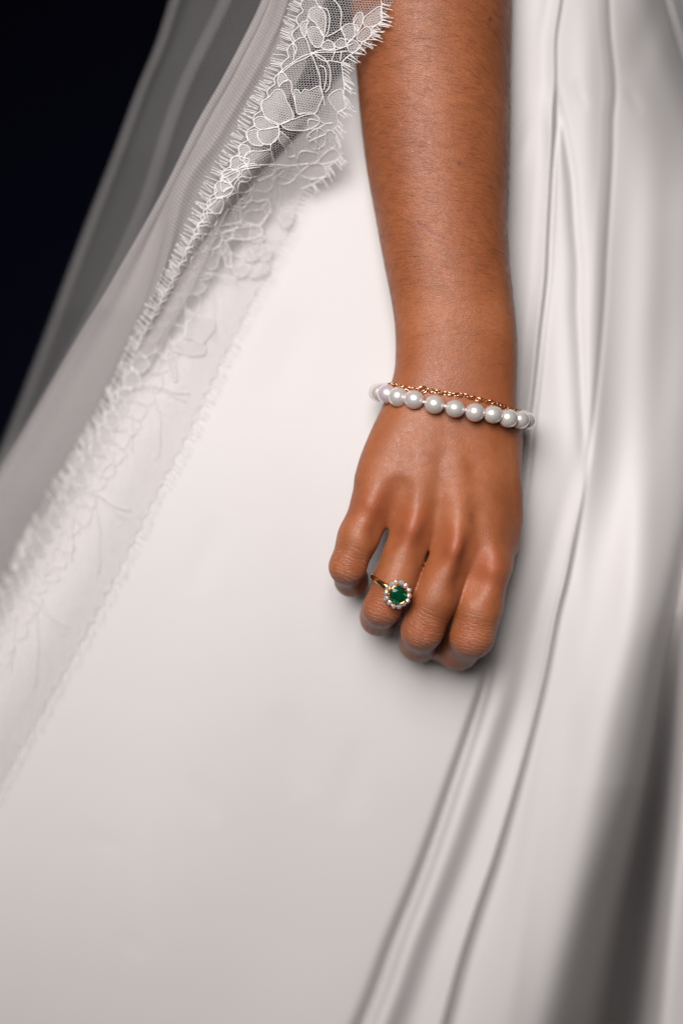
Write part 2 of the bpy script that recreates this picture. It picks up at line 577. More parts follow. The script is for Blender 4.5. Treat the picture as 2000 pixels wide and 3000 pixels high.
def smin(a, b, k):
    h = np.maximum(k - np.abs(a - b), 0) / k
    return np.minimum(a, b) - h * h * k * 0.25


def smax(a, b, k):
    return -smin(-a, -b, k)


def box_idx(lo, hi):
    s = []
    for a, g, n in ((0, gx, nx), (1, gy, ny), (2, gz, nz)):
        i = int(np.clip(np.searchsorted(g, lo[a]), 0, n - 1))
        j = int(np.clip(np.searchsorted(g, hi[a]), i + 1, n))
        s.append(slice(i, j))
    return tuple(s)


def cone_d(X, Y, Z, a, b, ra, rb_):
    ab = b - a
    L2 = float(ab @ ab)
    t = np.clip(((X - a[0]) * ab[0] + (Y - a[1]) * ab[1] + (Z - a[2]) * ab[2]) / L2, 0, 1)
    return np.sqrt((X - a[0] - t * ab[0]) ** 2 + (Y - a[1] - t * ab[1]) ** 2 + (Z - a[2] - t * ab[2]) ** 2) - (ra + t * (rb_ - ra))


def put(F, prim, k, margin=9):
    """smooth-union a primitive (dict) into field F inside its own box"""
    a, b = prim['a'], prim['b']
    r = max(prim['ra'], prim['rb']) + margin + k
    sl = box_idx(np.minimum(a, b) - r, np.maximum(a, b) + r)
    X, Y, Z = gx[sl[0]][:, None, None], gy[sl[1]][None, :, None], gz[sl[2]][None, None, :]
    d = cone_d(X, Y, Z, a, b, prim['ra'], prim['rb'])
    F[sl] = smin(F[sl], d, k) if k > 0 else np.minimum(F[sl], d)


def cone(p, q, ra, rb_):
    return dict(a=np.asarray(p, float), b=np.asarray(q, float), ra=ra, rb=rb_)


# section table: py, left, right (photo px), centre depth, half depth, tilt
ARM = np.array([
    (-260, 1004, 1497, 40, 36), (-80, 1020, 1496, 38, 35), (0, 1030, 1495, 37, 34), (170, 1045, 1492, 35, 32.5), (350, 1060, 1490, 33, 31),
    (500, 1079, 1487, 30.5, 29), (640, 1104, 1482, 28, 26.5), (770, 1128, 1487, 25, 23.5), (880, 1150, 1499, 23, 21.3),
    (960, 1161, 1507, 22, 20.2), (1040, 1163, 1510, 21.5, 19.6), (1100, 1157, 1509, 21, 19.3), (1180, 1130, 1507, 19.5, 18.8), (1260, 1094, 1509, 17.5, 18),
    (1340, 1063, 1514, 15.5, 17), (1400, 1049, 1518, 14, 16), (1450, 1041, 1521, 13.8, 14.6), (1520, 1036, 1520, 14.5, 13.2), (1600, 1030, 1510, 14.5, 12), (1760, 1030, 1500, 13, 12)], float)
arm_s = spline(ARM, 500)
pz = 1500 - gz / (S * 1.02)
col_at = lambda i: np.interp(pz, arm_s[:, 0], arm_s[:, i]).astype(np.float32)
xl, xr, yc, hb = col_at(1), col_at(2), col_at(3), col_at(4)
kk = (S * (D + yc) / D).astype(np.float32)
cx, ha = ((xl + xr) / 2 - 1000) * kk, (xr - xl) / 2 * kk
X = (gx[:, None, None] - cx) / ha
tilt = np.interp(pz, [0, 1000, 1300, 1500, 1700], [0.06, 0.03, 0.10, 0.13, 0.13]).astype(np.float32)
Yr = (gy[None, :, None] - yc - (gx[:, None, None] - cx) * tilt) / hb
pw = np.interp(pz, [0, 900, 1250, 1500], [2.0, 2.1, 2.35, 2.5]).astype(np.float32)
rad = (np.abs(X) ** pw + np.abs(Yr) ** pw + 1e-6) ** (1 / pw)
F = ((rad - 1) * np.minimum(ha, hb) * (0.55 + 0.45 * np.minimum(1, hb / ha))).astype(np.float32)
del X, Yr, rad
# cut the block along the slanted line of knuckles
k0, k1 = at(1080, 1495, 8), at(1475, 1668, 12)
nrm = np.array([-(k1[2] - k0[2]), 0, (k1[0] - k0[0])])
nrm = -nrm / np.linalg.norm(nrm)
F = smax(F, ((gx[:, None, None] - k0[0]) * nrm[0] + (gz[None, None, :] - k0[2]) * nrm[2]).astype(np.float32), 14)

# fingers: (px, py, depth, radius) at knuckle, mid, middle joint, end joint, tip
FING = {
    'little': [(1094, 1478, 9.5, 9.3), (1050, 1573, 6.5, 8.5), (1018, 1660, 7.0, 7.6), (1029, 1699, 26, 6.9), (1040, 1708, 39, 5.4)],
    'ring': [(1209, 1545, 6.0, 9.6), (1158, 1700, 5, 8.9), (1120, 1780, 6.5, 8.0), (1110, 1808, 26, 7.9), (1140, 1775, 41, 7.4)],
    'middle': [(1338, 1606, 5.0, 10.3), (1274, 1752, 6.5, 9.6), (1236, 1845, 9.0, 9.0), (1227, 1881, 31, 8.5), (1262, 1835, 43, 7.8)],
    'index': [(1428, 1660, 12.0, 10.3), (1399, 1783, 11.5, 10.2), (1382, 1864, 12, 9.4), (1342, 1904, 33, 8.6), (1290, 1890, 43, 8)],
}
axes = {}
base = F
# metacarpals and tendons on the back of the hand
wr = {'little': (1215, 1225), 'ring': (1265, 1225), 'middle': (1330, 1225), 'index': (1385, 1235)}
for nme, ch in FING.items():
    px, py, dy, r = ch[0]
    p = at(px, py, dy)
    q = at(wr[nme][0], wr[nme][1], 13.5)
    put(base, cone(q, p, 9.5, r * 0.92), 6)
    # knuckle and tendon in relief
    kp = at(px, py - 2, dy - r * 0.66)
    put(base, cone(kp, kp + np.array([0.8, 0, 2.0]), 4.9, 4.5), 5.0, 6)
    put(base, cone(at(px + (wr[nme][0] - px) * 0.62, py + (wr[nme][1] - py) * 0.62, dy - r * 0.62 + 4.4), at(px, py, dy - r * 0.50), 3.0, 3.6), 6.5, 6)

# thumb, tucked away behind the index side
th = [(1432, 1290, 28, 12.5), (1425, 1440, 32, 11.5), (1405, 1590, 37, 10.5), (1370, 1690, 39, 9)]
for a, b in zip(th[:-1], th[1:]):
    put(base, cone(at(*a[:3]), at(*b[:3]), a[3], b[3]), 8)
out = base.copy()
for nme, ch in FING.items():
    P = [at(*c[:3]) for c in ch]
    rr_ = [c[3] for c in ch]
    axes[nme] = (P, rr_)
    fld = np.full(base.shape, 40, np.float32)
    for i in range(4):
        put(fld, cone(P[i], P[i + 1], rr_[i], rr_[i + 1]), 1.2 if i < 1 else 5.0, 12)
    # fuller joint, with a flat pad on the palm side of the first bone
    mid = (P[0] + P[1] * 1.4) / 2.4
    put(fld, cone(mid + np.array([0, 3.2, 0]), P[2] * .35 + P[1] * .65 + np.array([0, 3.4, 0]), rr_[1] * 0.92, rr_[1] * 0.88), 4, 8)
    put(fld, cone(P[0], P[1], rr_[0] * 0.96, rr_[1]), 2, 8)
    if nme == 'ring': ring_fld = fld
    t = smin(base, fld, 4.5)
    out = smin(out, t, 0.9)
F = out
# hollows between the knuckles
for (xa, ya, da), (xb_, yb_, db), rv in (((1168, 1440, -8.0), (1128, 1560, -2.5), 5.0), ((1290, 1500, -9.0), (1260, 1612, -4.6), 5.0), ((1405, 1560, -8.6), (1376, 1700, -2.4), 6.0)):
    a_, b_ = at(xa, ya, da), at(xb_, yb_, db)
    sl = box_idx(np.minimum(a_, b_) - 16, np.maximum(a_, b_) + 16)
    d_ = cone_d(gx[sl[0]][:, None, None], gy[sl[1]][None, :, None], gz[sl[2]][None, None, :], a_, b_, rv * 0.8, rv)
    F[sl] = smax(F[sl], -d_.astype(np.float32), 7.0)


def surface_nets(F):
    s = F < 0
    cs = [(i, j, k) for i in (0, 1) for j in (0, 1) for k in (0, 1)]
    cnt = sum(s[i:nx - 1 + i, j:ny - 1 + j, k:nz - 1 + k].astype(np.int8) for i, j, k in cs)
    act = (cnt > 0) & (cnt < 8)
    idx = np.argwhere(act)
    ids = -np.ones(act.shape, np.int64)
    ids[act] = np.arange(len(idx))
    c = {o: F[idx[:, 0] + o[0], idx[:, 1] + o[1], idx[:, 2] + o[2]] for o in cs}
    acc = np.zeros((len(idx), 3))
    num = np.zeros(len(idx))
    for a in cs:
        for ax in range(3):
            if a[ax] == 0:
                b = list(a); b[ax] = 1; b = tuple(b)
                fa, fb = c[a], c[b]
                m = (fa < 0) != (fb < 0)
                t = np.where(m, fa / np.where(m, fa - fb, 1), 0)
                p = np.repeat(np.array(a, float)[None], len(idx), 0)
                p[:, ax] += t
                acc += p * m[:, None]
                num += m
    v = (idx + acc / num[:, None]) * H + np.array([gx0, gy0, gz0])
    faces = []
    for ax in range(3):
        u, w_ = [(1, 2), (2, 0), (0, 1)][ax]
        sa = [slice(1, n - 1) for n in (nx, ny, nz)]
        sb = list(sa)
        sa[ax] = slice(0, (nx, ny, nz)[ax] - 1)
        sb[ax] = slice(1, (nx, ny, nz)[ax])
        A, B = s[tuple(sa)], s[tuple(sb)]
        e = np.argwhere(A != B)
        off = np.array([x.start for x in sa])
        e2 = e + off
        inside = A[tuple(e.T)]
        du, dw = np.eye(3, dtype=int)[u], np.eye(3, dtype=int)[w_]
        q = np.stack([ids[tuple((e2 - du - dw).T)], ids[tuple((e2 - dw).T)], ids[tuple(e2.T)], ids[tuple((e2 - du).T)]], 1)
        q[~inside] = q[~inside][:, ::-1]
        faces.append(q)
    f = np.concatenate(faces)
    f = f[(f >= 0).all(1)]
    return v, f


V, Fc = surface_nets(F)
# Taubin smoothing
ed = np.concatenate([Fc[:, [0, 1]], Fc[:, [1, 2]], Fc[:, [2, 3]], Fc[:, [3, 0]]])
ed = np.unique(np.sort(ed, 1), axis=0)
deg = np.bincount(ed.ravel(), minlength=len(V)).astype(float)[:, None]
for it in range(8):
    lam = 0.5 if it % 2 == 0 else -0.52
    sm = np.zeros_like(V)
    np.add.at(sm, ed[:, 0], V[ed[:, 1]])
    np.add.at(sm, ed[:, 1], V[ed[:, 0]])
    V = V + lam * (sm / deg - V)
fn = np.cross(V[Fc[:, 2]] - V[Fc[:, 0]], V[Fc[:, 3]] - V[Fc[:, 1]])
N = np.zeros_like(V)
for k in range(4):
    np.add.at(N, Fc[:, k], fn)
N /= np.linalg.norm(N, axis=1)[:, None] + 1e-9

# surface attributes: creases over the joints, flushed knuckles, shade painted under the finger ends, moles, a scratch
crease_u = np.zeros(len(V)); crease_w = np.zeros(len(V)); ruddy = np.zeros(len(V)); end_shade = np.zeros(len(V))
best = np.full(len(V), 1e9)
for nme, (P, rr_) in axes.items():
    for i in range(4):
        a, b = P[i], P[i + 1]
        ab = b - a; L = np.linalg.norm(ab)
        t = np.clip((V - a) @ ab / L ** 2, 0, 1)
        dist = np.linalg.norm(V - a - t[:, None] * ab, axis=1) - rr_[i]
        near = dist < best
        best = np.where(near, dist, best)
        if i <= 1:
            ax_ = (P[2] - P[0]) / np.linalg.norm(P[2] - P[0])
        else:
            ax_ = ab / L
        uu = (V - P[2]) @ ax_ if i <= 1 else (V - P[2]) @ ax_ + 3
        wgt = 0.9 * np.exp(-(np.linalg.norm(V - (P[2] + np.array([0.9, -rr_[2] * .55, 2.4])), axis=1) / 11.5) ** 2.4)
        if i == 0: wgt = wgt * 0.6
        crease_u = np.where(near, uu + {'little': 0, 'ring': 3.1, 'middle': 7.7, 'index': 12.2}[nme], crease_u)
        crease_w = np.where(near, wgt, crease_w)
    kd = np.linalg.norm((V - (P[0] + np.array([0, -rr_[0], 0]))) / np.array([8.5, 9, 9.5]), axis=1)
    ruddy = np.maximum(ruddy, 0.75 * np.exp(-kd ** 2))
    jd = np.linalg.norm((V - (P[2] + np.array([0, -rr_[2], 1]))) / np.array([8, 9, 8]), axis=1)
    ruddy = np.maximum(ruddy, 0.35 * np.exp(-jd ** 2))
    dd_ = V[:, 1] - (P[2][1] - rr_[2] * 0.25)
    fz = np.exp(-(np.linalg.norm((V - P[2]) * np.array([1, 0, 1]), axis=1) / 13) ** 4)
    end_shade = np.maximum(end_shade, fz * sstep(P[2][2] - 0.1 * rr_[2], P[2][2] - 0.95 * rr_[2], V[:, 2]))
mark = np.zeros(len(V)); scratch = np.zeros(len(V))
KV = S * (D + V[:, 1]) / D
VPX, VPY = 1000 + V[:, 0] / KV, 1500 - V[:, 2] / KV
front = (N[:, 1] < 0.2)
for (mx_, my_, mr, ms) in ((1344, 478, 5.0, 0.9), (1435, 57, 5.5, 0.9), (1177, 430, 5.0, 0.35), (1206, 573, 4.5, 0.4), (1066, 1470, 6.5, 0.18), (1378, 1508, 8, 0.30), (1376, 1525, 8, .25)):
    mark = np.maximum(mark, ms * np.exp(-(((VPX - mx_) ** 2 + (VPY - my_) ** 2) / mr ** 2)) * front)
sc = np.array([(1222, 650), (1245, 668), (1270, 683), (1285, 690), (1297, 694)], float)
for a, b in zip(sc[:-1], sc[1:]):
    ab = b - a
    t = np.clip(((VPX - a[0]) * ab[0] + (VPY - a[1]) * ab[1]) / (ab @ ab), 0, 1)
    dd_ = np.hypot(VPX - a[0] - t * ab[0], VPY - a[1] - t * ab[1])
    scratch = np.maximum(scratch, 0.75 * np.exp(-(dd_ / 3.2) ** 2) * front)
# relief of the bent joints
V = V - N * (0.05 * crease_w * np.maximum(0, np.sin(crease_u * 2.1 + 0.5 * np.sin(VPX / 14))) ** 3)[:, None]

me = to_mesh('person', V, Fc, M['skin'])
for nm_, arr in (('crease_u', crease_u), ('crease_w', crease_w), ('ruddy', ruddy), ('end_shade', end_shade), ('mark', mark), ('scratch', scratch)):
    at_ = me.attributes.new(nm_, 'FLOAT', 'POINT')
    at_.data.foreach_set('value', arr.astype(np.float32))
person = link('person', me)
tag(person, 'tanned bare forearm and loosely curled hand hanging before the white dress', 'person')

# fine hair on the forearm
hv = np.where((VPY < 1075) & (V[:, 2] < gz1 - 6) & (N[:, 1] < -0.12))[0]
wgt = np.interp(VPY[hv], [-200, 300, 700, 900, 1075], [1, 1, 0.9, 0.6, 0.25])
hv = rng.choice(hv, 5000, replace=False, p=wgt / wgt.sum())
NS = 6
p = V[hv].copy(); n_ = N[hv]
side = (VPX[hv] - 1270) / 220
base_dir = np.stack([np.ones(len(hv)), np.zeros(len(hv)), -0.10 - 0.30 * side + 0.42 * sstep(600, 950, VPY[hv]) + rng.normal(0, 0.13, len(hv))], 1)
base_dir += 0.35 * np.stack([0 * side, 0 * side, vnoise(VPX[hv] / 90, VPY[hv] / 90, 9)], 1)
ln = rng.uniform(3.0, 9.0, len(hv)) * np.interp(VPY[hv], [0, 800, 1075], [1.05, 0.85, 0.6])
bend = rng.normal(-0.28, 0.30, len(hv))
bd = base_dir - (base_dir * n_).sum(1)[:, None] * n_
bd /= np.linalg.norm(bd, axis=1)[:, None]
bn = np.cross(n_, bd)
cen = np.stack([cx[np.clip(((V[hv, 2] - gz0) / H).astype(int), 0, nz - 1)], yc[np.clip(((V[hv, 2] - gz0) / H).astype(int), 0, nz - 1)], V[hv, 2]], 1)
rad_h = np.interp(V[hv, 2], gz, (ha + hb) / 2)
tt = np.linspace(0, 1, NS)
strand = []
for t in tt:
    q = p + bd * (ln * t)[:, None] + bn * (bend * ln * t * t)[:, None]
    sag = (ln * t) ** 2 / (2 * rad_h)                       # follow the round of the arm
    strand.append(q - n_ * sag[:, None] * 0.92 + n_ * (0.05 + 0.10 * ln * t * (1 - 0.45 * t))[:, None])
strand = np.stack(strand, 1)                                 # hairs x NS x 3
r_h = 0.024 * (1 - 0.75 * tt)
tang = np.gradient(strand, axis=1)
tang /= np.linalg.norm(tang, axis=2)[..., None]
e1 = np.cross(tang, n_[:, None]); e1 /= np.linalg.norm(e1, axis=2)[..., None]
e2 = np.cross(tang, e1)
ring = np.stack([strand + r_h[None, :, None] * (math.cos(a) * e1 + math.sin(a) * e2) for a in (0, 2.094, 4.189)], 2)
hvv = ring.reshape(-1, 3)
b0 = (np.arange(len(hv)) * NS * 3)[:, None, None] + (np.arange(NS - 1) * 3)[None, :, None]
k3 = np.arange(3)[None, None]
hf = np.stack([b0 + k3, b0 + (k3 + 1) % 3, b0 + 3 + (k3 + 1) % 3, b0 + 3 + k3], -1).reshape(-1, 4)
tag(link('arm_hair', to_mesh('arm_hair', hvv, hf, M['hair']), person), kind='stuff')


# ------------------------------------------------------------------ pearl bracelet
def loop_pts(c, ax_, ay, ux, uy, phis):
    return np.array([c + ux * ax_ * math.sin(f) - uy * ay * math.cos(f) for f in phis])


pc = at(1325, 1191, 19.0)
ux = np.array([math.cos(R(10.8)), 0, -math.sin(R(10.8))])
uy = np.array([0.0, 0.992, 0.07])
brace = empty('pearl_bracelet', pc)
tag(brace, 'bracelet of white pearls on a string round the wrist', 'bracelet')
sph = bmesh.new()
bmesh.ops.create_uvsphere(sph, u_segments=36, v_segments=20, radius=1.0)
pm = bpy.data.meshes.new('pearl')
sph.to_mesh(pm); sph.free()
pm.materials.append(M['pearl'])
pm.polygons.foreach_set('use_smooth', [True] * len(pm.polygons))
phi_v = [-79, -63, -48, -32.4, -15.6, 0, 15.2, 30.2, 45.3, 61.5, 77.5]
phi_all = phi_v + [94 + 15.6 * i for i in range(12)]
AX, AY = 35.4, 24.6
for i, f in enumerate(phi_all):
    f = R(f)
    c = loop_pts(pc, AX, AY, ux, uy, [f])[0]
    tg = ux * AX * math.cos(f) + uy * AY * math.sin(f)
    tg /= np.linalg.norm(tg)
    c = c + np.array([0, 0, rng.uniform(-0.35, 0.35)])
    o = link('pearl', pm, brace)
    o.location = Vector(c) * MM
    rr0 = rng.uniform(4.3, 4.65)
    o.scale = (rr0 * MM * rng.uniform(0.98, 1.07), rr0 * MM * rng.uniform(0.94, 1.0), rr0 * MM * rng.uniform(0.94, 1.0))
    o.rotation_euler = Vector(tg).to_track_quat('X', 'Z').to_euler()
sm_ = MB()
ph = np.linspace(0, 2 * np.pi, 140, endpoint=False)
sm_.tube(loop_pts(pc, AX, AY, ux, uy, ph), 0.55, 8, closed=True)
for i in range(len(phi_all)):
    a, b = phi_all[i], phi_all[(i + 1) % len(phi_all)] + (360 if i == len(phi_all) - 1 else 0)
    m_ = R((a + b) / 2)
    pts = loop_pts(pc, AX, AY, ux, uy, np.linspace(m_ - 0.055, m_ + 0.055, 9))
    sm_.tube(pts, 0.55 + 0.55 * np.abs(np.linspace(-1, 1, 9)), 10)
link('string', sm_.mesh('string', M['silk']), brace)

# ------------------------------------------------------------------ fine gold chain
gc = at(1324, 1164, 20.5)
uxg = np.array([math.cos(R(11.0)), 0, -math.sin(R(11.0))])
chain = empty('chain_bracelet', gc)
tag(chain, 'fine rose gold chain bracelet lying just above the pearls', 'bracelet')


def field(q):
    """distance field of the arm at points q (n,3)"""
    i_ = [np.clip((q[:, a] - o_) / H, 0, n_ - 2) for a, o_, n_ in ((0, gx0, nx), (1, gy0, ny), (2, gz0, nz))]
    b_ = [x.astype(int) for x in i_]
    t_ = [x - y for x, y in zip(i_, b_)]
    r_ = 0
    for c_ in range(8):
        o_ = [(c_ >> k) & 1 for k in range(3)]
        wt = 1
        for k in range(3): wt = wt * (t_[k] if o_[k] else 1 - t_[k])
        r_ = r_ + wt * F[b_[0] + o_[0], b_[1] + o_[1], b_[2] + o_[2]]
    return r_


def chain_pt(f):
    """lies on the skin of the wrist"""
    d_ = uxg * math.sin(f) + np.array([0, -math.cos(f), 0])
    t_ = np.linspace(5, 45, 320)
    q = gc + d_ * t_[:, None]
    q[:, 2] += 0.6 * math.sin(3.1 * f + 0.5) + 0.3 * math.sin(9 * f)
    k = int(np.argmax(field(q) > 0.45))
    return q[k]


lk = MB()
th_ = np.linspace(0, 2 * np.pi, 14, endpoint=False)
lk.tube(np.stack([1.5 * np.cos(th_), 0.95 * np.sin(th_), 0 * th_], 1), 0.29, 6, closed=True)
lm = lk.mesh('chain_link', M['gold'])
NL = 76
fine = [chain_pt(f) for f in np.linspace(0, 2 * np.pi, 1500)]
cum = np.concatenate([[0], np.cumsum(np.linalg.norm(np.diff(fine, axis=0), axis=1))])
for i in range(NL):
    sarc = cum[-1] * i / NL
    j = min(int(np.searchsorted(cum, sarc)), 1497)
    p_, q_ = fine[j], fine[j + 2]
    o = link('chain_link', lm, chain)
    o.location = Vector(p_) * MM
    o.scale = (MM,) * 3 if False else (1, 1, 1)
    qt = Vector(q_ - p_).to_track_quat('X', 'Y')
    o.rotation_euler = (qt @ Quaternion((1, 0, 0), R(45 + (90 if i % 2 else 0)) + rng.uniform(-.3, .3))).to_euler()
jr = MB()
jr.tube(np.stack([2.0 * np.cos(th_), 0 * th_, 1.6 * np.sin(th_)], 1), 0.36, 8, closed=True)
o = link('jump_ring', jr.mesh('jump_ring', M['gold']), chain)
o.location = Vector(at(1237, 1142, -0.2)) * MM
o.rotation_euler = (R(12), 0, R(8))

# ------------------------------------------------------------------ emerald ring
P, rr_ = axes['ring']
a_ax = (P[2] - P[1]) / np.linalg.norm(P[2] - P[1])
fc = at(1151, 1717, 5.8)
hd = at(1164, 1739, -7.5) - fc
lat = np.cross(a_ax, np.array([0, -1.0, 0])); lat /= np.linalg.norm(lat)
if lat[0] < 0: lat = -lat
ring_o = empty('emerald_ring', fc)
tag(ring_o, 'gold ring with oval green emerald ringed by small diamonds', 'ring')
# band plane: spanned by the head direction and a sideways direction that drops to the right
side_v = at(1222, 1752, 7) - at(1088, 1683, 7)
side_v /= np.linalg.norm(side_v)
nn = np.array([0.16, -0.955, -0.25]); nn /= np.linalg.norm(nn)
up_v = hd - (hd @ side_v) * side_v; up_v /= np.linalg.norm(up_v)
bandn = np.cross(side_v, up_v)
Rb = 10.7
bb = MB()
NB = 72
vb, fb_ = [], []


def sample(G, q):
    i_ = np.clip(np.round((q - np.array([gx0, gy0, gz0])) / H).astype(int), 0, np.array(G.shape) - 1)
    return G[i_[:, 0], i_[:, 1], i_[:, 2]]


tq = np.linspace(4, 16, 240)
rad_b = []
for i in range(NB):
    f = 2 * np.pi * i / NB
    q = fc + (math.cos(f) * up_v + math.sin(f) * side_v) * tq[:, None]
    rad_b.append(tq[int(np.argmax(sample(ring_fld, q) > 0.0))])
rad_b = np.array(rad_b)
kern = np.hanning(11); kern /= kern.sum()
rad_b = np.convolve(np.concatenate([rad_b[-8:], rad_b, rad_b[:8]]), kern, 'same')[8:-8] + 0.15
for i in range(NB):
    f = 2 * np.pi * i / NB
    d_ = math.cos(f) * up_v + math.sin(f) * side_v
    wdt = 1.2 + 0.35 * max(0, math.cos(f)) ** 2
    for (r_, h_) in ((0.0, -wdt), (0.75, -wdt * 0.75), (1.0, 0), (0.75, wdt * 0.75), (0.0, wdt), (-0.1, 0)):
        vb.append(fc + d_ * (rad_b[i] + r_) + bandn * h_)
for i in range(NB):
    j = (i + 1) % NB
    for k in range(6):
        l = (k + 1) % 6
        fb_.append((i * 6 + k, i * 6 + l, j * 6 + l, j * 6 + k))
bb.add(vb, fb_)
link('band', bb.mesh('band', M['ygold']), ring_o)
# head frame
hc = at(1163.5, 1739.5, -6.6)
hx = side_v - (side_v @ nn) * nn; hx /= np.linalg.norm(hx)
ang0 = R(-38)
hx, hy = hx, np.cross(nn, hx)
hx, hy = math.cos(ang0) * hx + math.sin(ang0) * hy, -math.sin(ang0) * hx + math.cos(ang0) * hy


def oval(rx, ry, n, off=0.0):
    f = 2 * np.pi * (np.arange(n) + off) / n
    return np.stack([rx * np.cos(f), ry * np.sin(f)], 1)


def place(uv2, h_):
    return hc + uv2[:, :1] * hx + uv2[:, 1:] * hy + nn * h_


def gem_mesh(name, rx, ry, n, crown, table, pav, mat, frame):
    g = MB()
    lay = [(table, crown, 0.5), (0.80, crown * 0.62, 0.0), (1.0, 0.0, 0.5), (0.55, -pav * 0.6, 0.0), (0.03, -pav, 0.0)]
    v_ = [frame(oval(rx * k, ry * k, n, off), h_) for k, h_, off in lay]
    f_ = [tuple(range(n))]
    for L_ in range(len(lay) - 1):
        a_, b_ = L_ * n, (L_ + 1) * n
        o1, o2 = lay[L_][2], lay[L_ + 1][2]
        for i in range(n):
            j = (i + 1) % n
            if o1 > o2:
                f_ += [(a_ + i, b_ + i, b_ + j), (a_ + i, b_ + j, a_ + j)]
            elif o1 < o2:
                f_ += [(a_ + i, b_ + i, a_ + j), (a_ + j, b_ + i, b_ + j)]
            else:
                f_.append((a_ + i, b_ + i, b_ + j, a_ + j))
    f_.append(tuple((len(lay) - 1) * n + i for i in range(n))[::-1])
    g.add(np.concatenate(v_), f_)
    return g.mesh(name, mat, False)


EX, EY = 4.2, 3.6
link('emerald', gem_mesh('emerald', EX, EY, 10, 1.1, 0.55, 2.2, M['emerald'], lambda q, h_: place(q, 2.1 + h_)), ring_o)
bz = MB()
f40 = oval(1, 1, 40)
prof = [(0.70, -1.2), (0.98, 0.2), (1.10, 1.6), (1.115, 2.15), (1.045, 2.35), (0.99, 2.05), (0.9, 0.8)]
vz = np.concatenate([place(f40 * np.array([EX * k, EY * k]), h_) for k, h_ in prof])
fz_ = []
for L_ in range(len(prof) - 1):
    for i in range(40):
        j = (i + 1) % 40
        fz_.append((L_ * 40 + i, (L_ + 1) * 40 + i, (L_ + 1) * 40 + j, L_ * 40 + j))
bz.add(vz, fz_)
link('bezel', bz.mesh('bezel', M['ygold']), ring_o)
ND = 14
hal = oval(5.85, 5.4, ND, 0.25)
cup = MB()
dg = gem_mesh('diamond', 1.28, 1.28, 6, 0.62, 0.50, 0.8, M['diamond'], lambda q, h_: np.stack([q[:, 0], q[:, 1], np.full(len(q), h_)], 1))
fr8 = oval(1, 1, 12)
base_p = []
for i, q in enumerate(hal):
    outw = (q[0] * hx + q[1] * hy); outw /= np.linalg.norm(outw)
    tilt_n = nn + 0.22 * outw + rng.normal(0, 0.13, 3); tilt_n /= np.linalg.norm(tilt_n)
    c = place(q[None] * rng.uniform(0.97, 1.04), 0.95 + rng.uniform(-.15, .15))[0]
    o = link('diamond', dg, ring_o)
    o.location = Vector(c) * MM
    o.scale = (rng.uniform(0.85, 1.1),) * 3
    qd = Vector(tilt_n).to_track_quat('Z', 'Y') @ Quaternion((0, 0, 1), rng.uniform(0, 6))
    o.rotation_euler = qd.to_euler()
    ex = np.cross(tilt_n, np.array([0.3, 0.2, 1.0])); ex /= np.linalg.norm(ex)
    ey = np.cross(tilt_n, ex)
    cc_ = [c + (math.cos(t) * ex + math.sin(t) * ey) * r_ + tilt_n * h_ for r_, h_ in ((0.45, -1.9), (0.95, -0.6), (1.22, 0.0), (1.05, 0.05)) for t in np.linspace(0, 2 * np.pi, 12, endpoint=False)]
    cup.add(cc_, [(L_ * 12 + k, (L_ + 1) * 12 + k, (L_ + 1) * 12 + (k + 1) % 12, L_ * 12 + (k + 1) % 12) for L_ in range(3) for k in range(12)])
    # claws between the stones
    q2 = oval(6.1, 5.65, ND, 0.75)[i]
    c2 = place(q2[None], 0.0)[0]
    cup.tube([c2 - nn * 1.5, c2 + nn * 0.6, c2 + nn * 1.25 - outw * 0.1], [0.28, 0.30, 0.16], 6)
# gallery plate under the stones
pl = [(0.5, -2.2), (0.86, -1.5), (0.95, -0.7), (0.7, -0.3)]
vp = np.concatenate([place(f40 * np.array([5.6 * k, 5.1 * k]), h_) for k, h_ in pl])
cup.add(vp, [(L_ * 40 + i, (L_ + 1) * 40 + i, (L_ + 1) * 40 + (i + 1) % 40, L_ * 40 + (i + 1) % 40) for L_ in range(3) for i in range(40)])
link('setting', cup.mesh('setting', M['ygold']), ring_o)

# ------------------------------------------------------------------ veil
veil = empty('bridal_veil', at(560, 900, 60))
tag(veil, 'sheer tulle bridal veil with eyelash lace edge trailing at left', 'veil')
dirq = np.array([-0.5, 0.866])


def veil_y(px, py):
    q = (np.asarray(px, float) - 900) * dirq[0] + np.asarray(py, float) * dirq[1]
    return np.interp(q, [-200, 0, 200, 500, 1000, 1600, 2200, 2800], [4, 4, 6, 14, 36, 76, 120, 165])


LACE = np.array([
    (930, -130, 1215, -140), (905, -70, 1190, -55), (880, 0, 1150, 15), (852, 100, 1100, 115), (826, 180, 1045, 180), (786, 255, 1008, 270), (748, 325, 998, 370), (700, 420, 985, 470),
    (640, 519, 890, 570), (590, 626, 835, 700), (555, 703, 790, 790), (498, 825, 715, 930), (432, 951, 645, 1080), (348, 1131, 568, 1255),
    (296, 1230, 490, 1398), (206, 1380, 405, 1570), (106, 1550, 304, 1772), (6, 1730, 175, 2010), (-94, 1900, 60, 2210), (-240, 2150, -90, 2480)], float)
LS = spline(LACE, 900)
mid_ = (LS[:, :2] + LS[:, 2:]) / 2
Ls = np.concatenate([[0], np.cumsum(np.linalg.norm(np.diff(mid_, axis=0), axis=1))])     # px along the band


def band(s_, w_):
    """photo px of a point s px along the lace and w (0 outer fringe side .. 1 dress side) across it"""
    s_ = np.asarray(s_, float); w_ = np.asarray(w_, float)
    g = [np.interp(s_, Ls, LS[:, k]) for k in range(4)]
    return g[0] + (g[2] - g[0]) * w_, g[1] + (g[3] - g[1]) * w_


